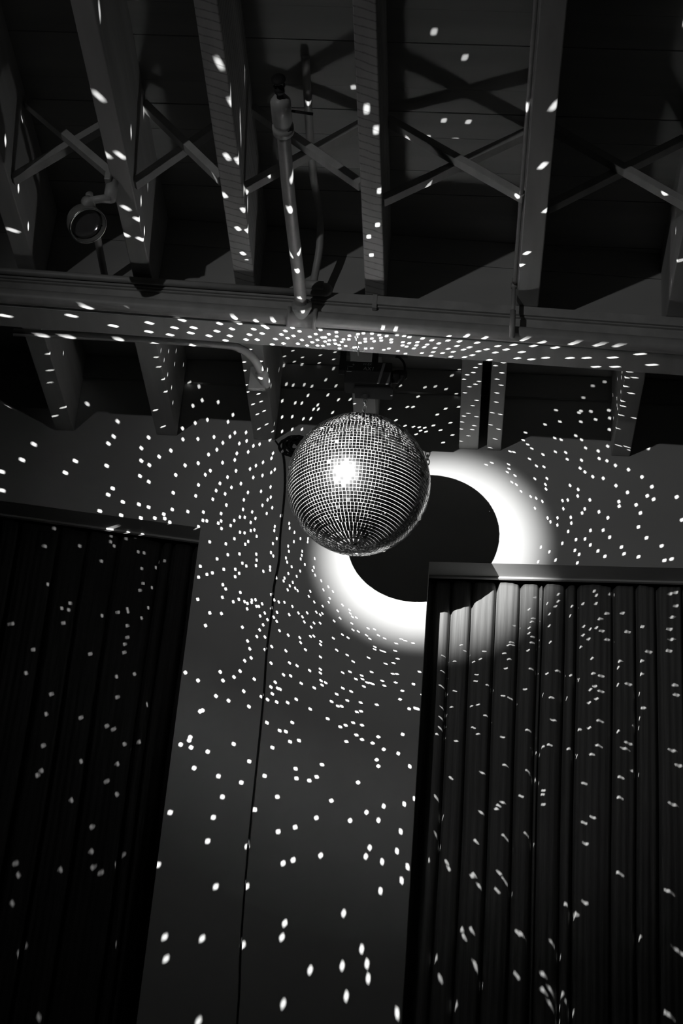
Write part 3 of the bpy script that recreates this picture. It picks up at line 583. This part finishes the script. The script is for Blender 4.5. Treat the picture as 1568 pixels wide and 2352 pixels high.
for T in LAND:
    d = (T - SRC); dist = d.length; dn = d.normalized()
    nn = (dn + LD).normalized()
    if nn.length < .5: nn = dn
    e1 = Vector((-nn.y, nn.x, 0)).normalized(); e2 = nn.cross(e1)
    u = e1 - dn*e1.dot(dn); v = e2 - dn*e2.dot(dn)
    w_ = 0.0040 if dist > .6 else 0.0030 + .0010*max(0.0, (dist-.3)/.3); gq = (0.0010 + 0.0016*max(0.0, min(1.0, 0.2 - 2*dn.y)))*dist
    dw_ = max(0.0, min(1.0, -dn.z*1.4)); u = u*w_*(1 - .15*dw_) + u.normalized()*gq*(1 - .3*dw_); v = v*w_*(1 + .1*dw_) + v.normalized()*gq*(1 + .6*dw_)
    ex = exit_pt(dn)
    if ex.normalized().dot(PP) > CAPC - .02: continue
    k0 = len(verts2); q = []
    for a, b in ((-1,-1),(-.4,-1.12),(.4,-1.12),(1,-1),(1.12,-.4),(1.12,.4),(1,1),(.4,1.12),(-.4,1.12),(-1,1),(-1.12,.4),(-1.12,-.4)):
        q.append(st(exit_pt(T + u*a*.92 + v*b*.92 - SRC)))
    if sum(q[i].x*q[(i+1)%12].y - q[(i+1)%12].x*q[i].y for i in range(12)) < 0: q.reverse()
    verts2 += q; faces2.append(list(range(k0, k0+12))); exits.append((exit_pt(dn, BR + .0004), [exit_pt(T + u*a*1.04 + v*b*1.04 - SRC, BR + .0004) for a, b in ((-1,-1),(1,-1),(1,1),(-1,1))]))
NF = 7000; ga = math.pi*(3-math.sqrt(5))
for i in range(NF):
    z = 1 - 2*(i+.5)/NF; r = math.sqrt(1-z*z); p = Vector((r*math.cos(ga*i), r*math.sin(ga*i), z))
    if p.dot(PP) < CAPC - .004: verts2.append(st(p))
sn = math.sqrt(1-CAPC*CAPC); ring0 = len(verts2)
for k in range(96):
    a = 2*math.pi*k/96; verts2.append(st(PP*CAPC + (pa*math.cos(a)+pb*math.sin(a))*sn))
from mathutils.geometry import delaunay_2d_cdt
vo, eo, fo, ov, oe, of = delaunay_2d_cdt(verts2, [(ring0+k, ring0+(k+1) % 96) for k in range(96)], faces2, 0, 1e-6, True)
bm = bmesh.new(); bv = [bm.verts.new(BALL + un(p)) for p in vo]
for f, src in zip(fo, of):
    if src: continue
    c = sum((bv[i].co for i in f), Vector())/len(f) - BALL; a, b_, c_ = [bv[i].co for i in f[:3]]
    f = list(f) if (b_-a).cross(c_-a).dot(c) > 0 else list(f)[::-1]
    try: bm.faces.new([bv[i] for i in f]).smooth = True
    except ValueError: pass
def capring(ang): return [bm.verts.new(BALL + (PP*math.cos(ang) + (pa*math.cos(2*math.pi*k/96)+pb*math.sin(2*math.pi*k/96))*math.sin(ang))*RS) for k in range(96)]
rings = [capring(R_(14)*(1-j/12)) for j in range(12)]; tip = bm.verts.new(BALL + PP*RS)
def of_(vs):
    a, b_, c_ = [v.co for v in vs[:3]]; vs = vs if (b_-a).cross(c_-a).dot(a-BALL) > 0 else vs[::-1]; bm.faces.new(vs).smooth = True
for A_, B_ in zip(rings, rings[1:]):
    for k in range(96): of_([A_[k], A_[(k+1)%96], B_[(k+1)%96], B_[k]])
for k in range(96): of_([rings[-1][k], rings[-1][(k+1)%96], tip])
bmesh.ops.remove_doubles(bm, verts=bm.verts[:], dist=1e-5)
me = bpy.data.meshes.new('ball_core'); bmesh.ops.translate(bm, verts=bm.verts[:], vec=-BALL); bm.to_mesh(me); bm.free()
me.materials.append(M['grout']); core = bpy.data.objects.new('ball_core', me); COL.objects.link(core); core.parent = ball
# added, unseen black baffle across the hollow ball, so that the pin spot cannot shine straight through
bm = bmesh.new(); ba = LD.orthogonal().normalized(); bb = LD.cross(ba); off = SRC.dot(LD); rb = math.sqrt(RS*RS - off*off) - .001
cen = LD*off; r0_ = [bm.verts.new(BALL + SRC + (ba*math.cos(2*math.pi*k/64) + bb*math.sin(2*math.pi*k/64))*.002) for k in range(64)]
r1_ = [bm.verts.new(BALL + cen + (ba*math.cos(2*math.pi*k/64) + bb*math.sin(2*math.pi*k/64))*rb) for k in range(64)]
for k in range(64): bm.faces.new((r0_[k], r0_[(k+1)%64], r1_[(k+1)%64], r1_[k]))
obj('added_light_baffle', bm, M['rubber'], ball)
# the shell is black inside
nt = M['grout'].node_tree; gb = nt.nodes['Principled BSDF']; ge = nt.nodes.new('ShaderNodeNewGeometry'); mx = nt.nodes.new('ShaderNodeMixRGB')
mx.inputs[1].default_value = (0.62, 0.62, 0.61, 1); mx.inputs[2].default_value = (0, 0, 0, 1)
nt.links.new(ge.outputs['Backfacing'], mx.inputs[0]); nt.links.new(mx.outputs[0], gb.inputs['Base Color'])

bm = bmesh.new(); tone = bm.faces.layers.float.new('tone')
NR = 64; ROW = math.pi*BR/NR
rt = random.Random(12)
from mathutils.kdtree import KDTree
kd = KDTree(len(exits))
for i, e in enumerate(exits): kd.insert(e[0], i)
kd.balance()
for i in range(1, NR):
    th = math.pi*i/NR; tb = math.pi*(min(max(1, (i//3)*3+1), NR-1))/NR; n = max(5, int(round(2*math.pi*BR*max(math.sin(th), .0)/ROW))) if i < 4 or i > NR-4 else max(5, int(round(2*math.pi*BR*math.sin(tb)/ROW))); off = (i//3)*1.7
    for j in range(n):
        ph = off + 2*math.pi*j/n
        nn = Vector((math.sin(th)*math.cos(ph), math.sin(th)*math.sin(ph), math.cos(th)))
        e1 = Vector((-math.sin(ph), math.cos(ph), 0)); e2 = nn.cross(e1)
        wild = 8 if rt.random() < 0.07 else 1; jn = (nn + e1*rt.gauss(0, .012*wild) + e2*rt.gauss(0, .028*wild)).normalized()
        u = (e1 - jn*e1.dot(jn)).normalized(); v = jn.cross(u)
        hw = 0.5*min(2*math.pi*BR*math.sin(th)/n, ROW*1.03)*0.83*rt.uniform(.96, 1.02); hh = 0.5*ROW*0.83*rt.uniform(.96, 1.02)
        tv = min(1, max(0, rt.betavariate(1.3, 1.5)))
        c = nn*(BR + 0.0006)
        near = [exits[k_] for _, k_, dd in kd.find_range(c, .013)]
        rects = [(-hw, hw, -hh, hh)]
        for _, cs in near:
            us = [(p - c).dot(u) for p in cs]; vs_ = [(p - c).dot(v) for p in cs]
            h0, h1, g0, g1 = min(us)-.0002, max(us)+.0002, min(vs_)-.0002, max(vs_)+.0002; new = []
            for x0, x1, y0, y1 in rects:
                if h1 <= x0 or h0 >= x1 or g1 <= y0 or g0 >= y1: new.append((x0, x1, y0, y1)); continue
                if g1 < y1: new.append((x0, x1, g1, y1))
                if g0 > y0: new.append((x0, x1, y0, g0))
                a0, a1 = max(g0, y0), min(g1, y1)
                if h0 > x0: new.append((x0, h0, a0, a1))
                if h1 < x1: new.append((h1, x1, a0, a1))
            rects = new
        for x0, x1, y0, y1 in rects:
            top = [bm.verts.new(BALL + c + u*a + v*b) for a, b in ((x0,y0),(x1,y0),(x1,y1),(x0,y1))]
            bm.faces.new(top)[tone] = tv
            if len(rects) > 1: continue
            bot = [bm.verts.new(BALL + c - nn*.0014 + u*a + v*b) for a, b in ((x0,y0),(x1,y0),(x1,y1),(x0,y1))]
            for k in range(4): bm.faces.new((bot[k], bot[(k+1)%4], top[(k+1)%4], top[k]))[tone] = tv
mt = obj('mirror_tiles', bm, M['mirror'], ball)
bm = bmesh.new(); P0 = BALL + Vector((0,0,BR))
lathe(bm, [(.013,-.002), (.013,.003), (.0045,.005), (.0035,.030), (.0035,.044)], P0, (0,0,1), 20); obj('hanging_stem', bm, M['steel'], ball, True)
def link(bm, c, ax1, ax2, a, b, r=.0016):
    tube(bm, [Vector(c)+Vector(ax1)*a*math.cos(t_)+Vector(ax2)*b*math.sin(t_) for t_ in [k*2*math.pi/24 for k in range(24)]], r, 8, closed=True)
ch = thing('hanging_chain', 'short bright chain joining the mirror ball stem to the motor', 'chain', P0+Vector((0,0,.04)))
X, Y_, Z = (1,0,0), (0,1,0), (0,0,1)
for cz, b_, ax1, aa in ((.048, .011, X, .0062), (.064, .010, Y_, .0055), (.078, .012, X, .0062)):
    bm = bmesh.new(); link(bm, P0+Vector((0,0,cz)), ax1, Z, aa, b_); obj('chain_link', bm, M['steel'], ch, True)
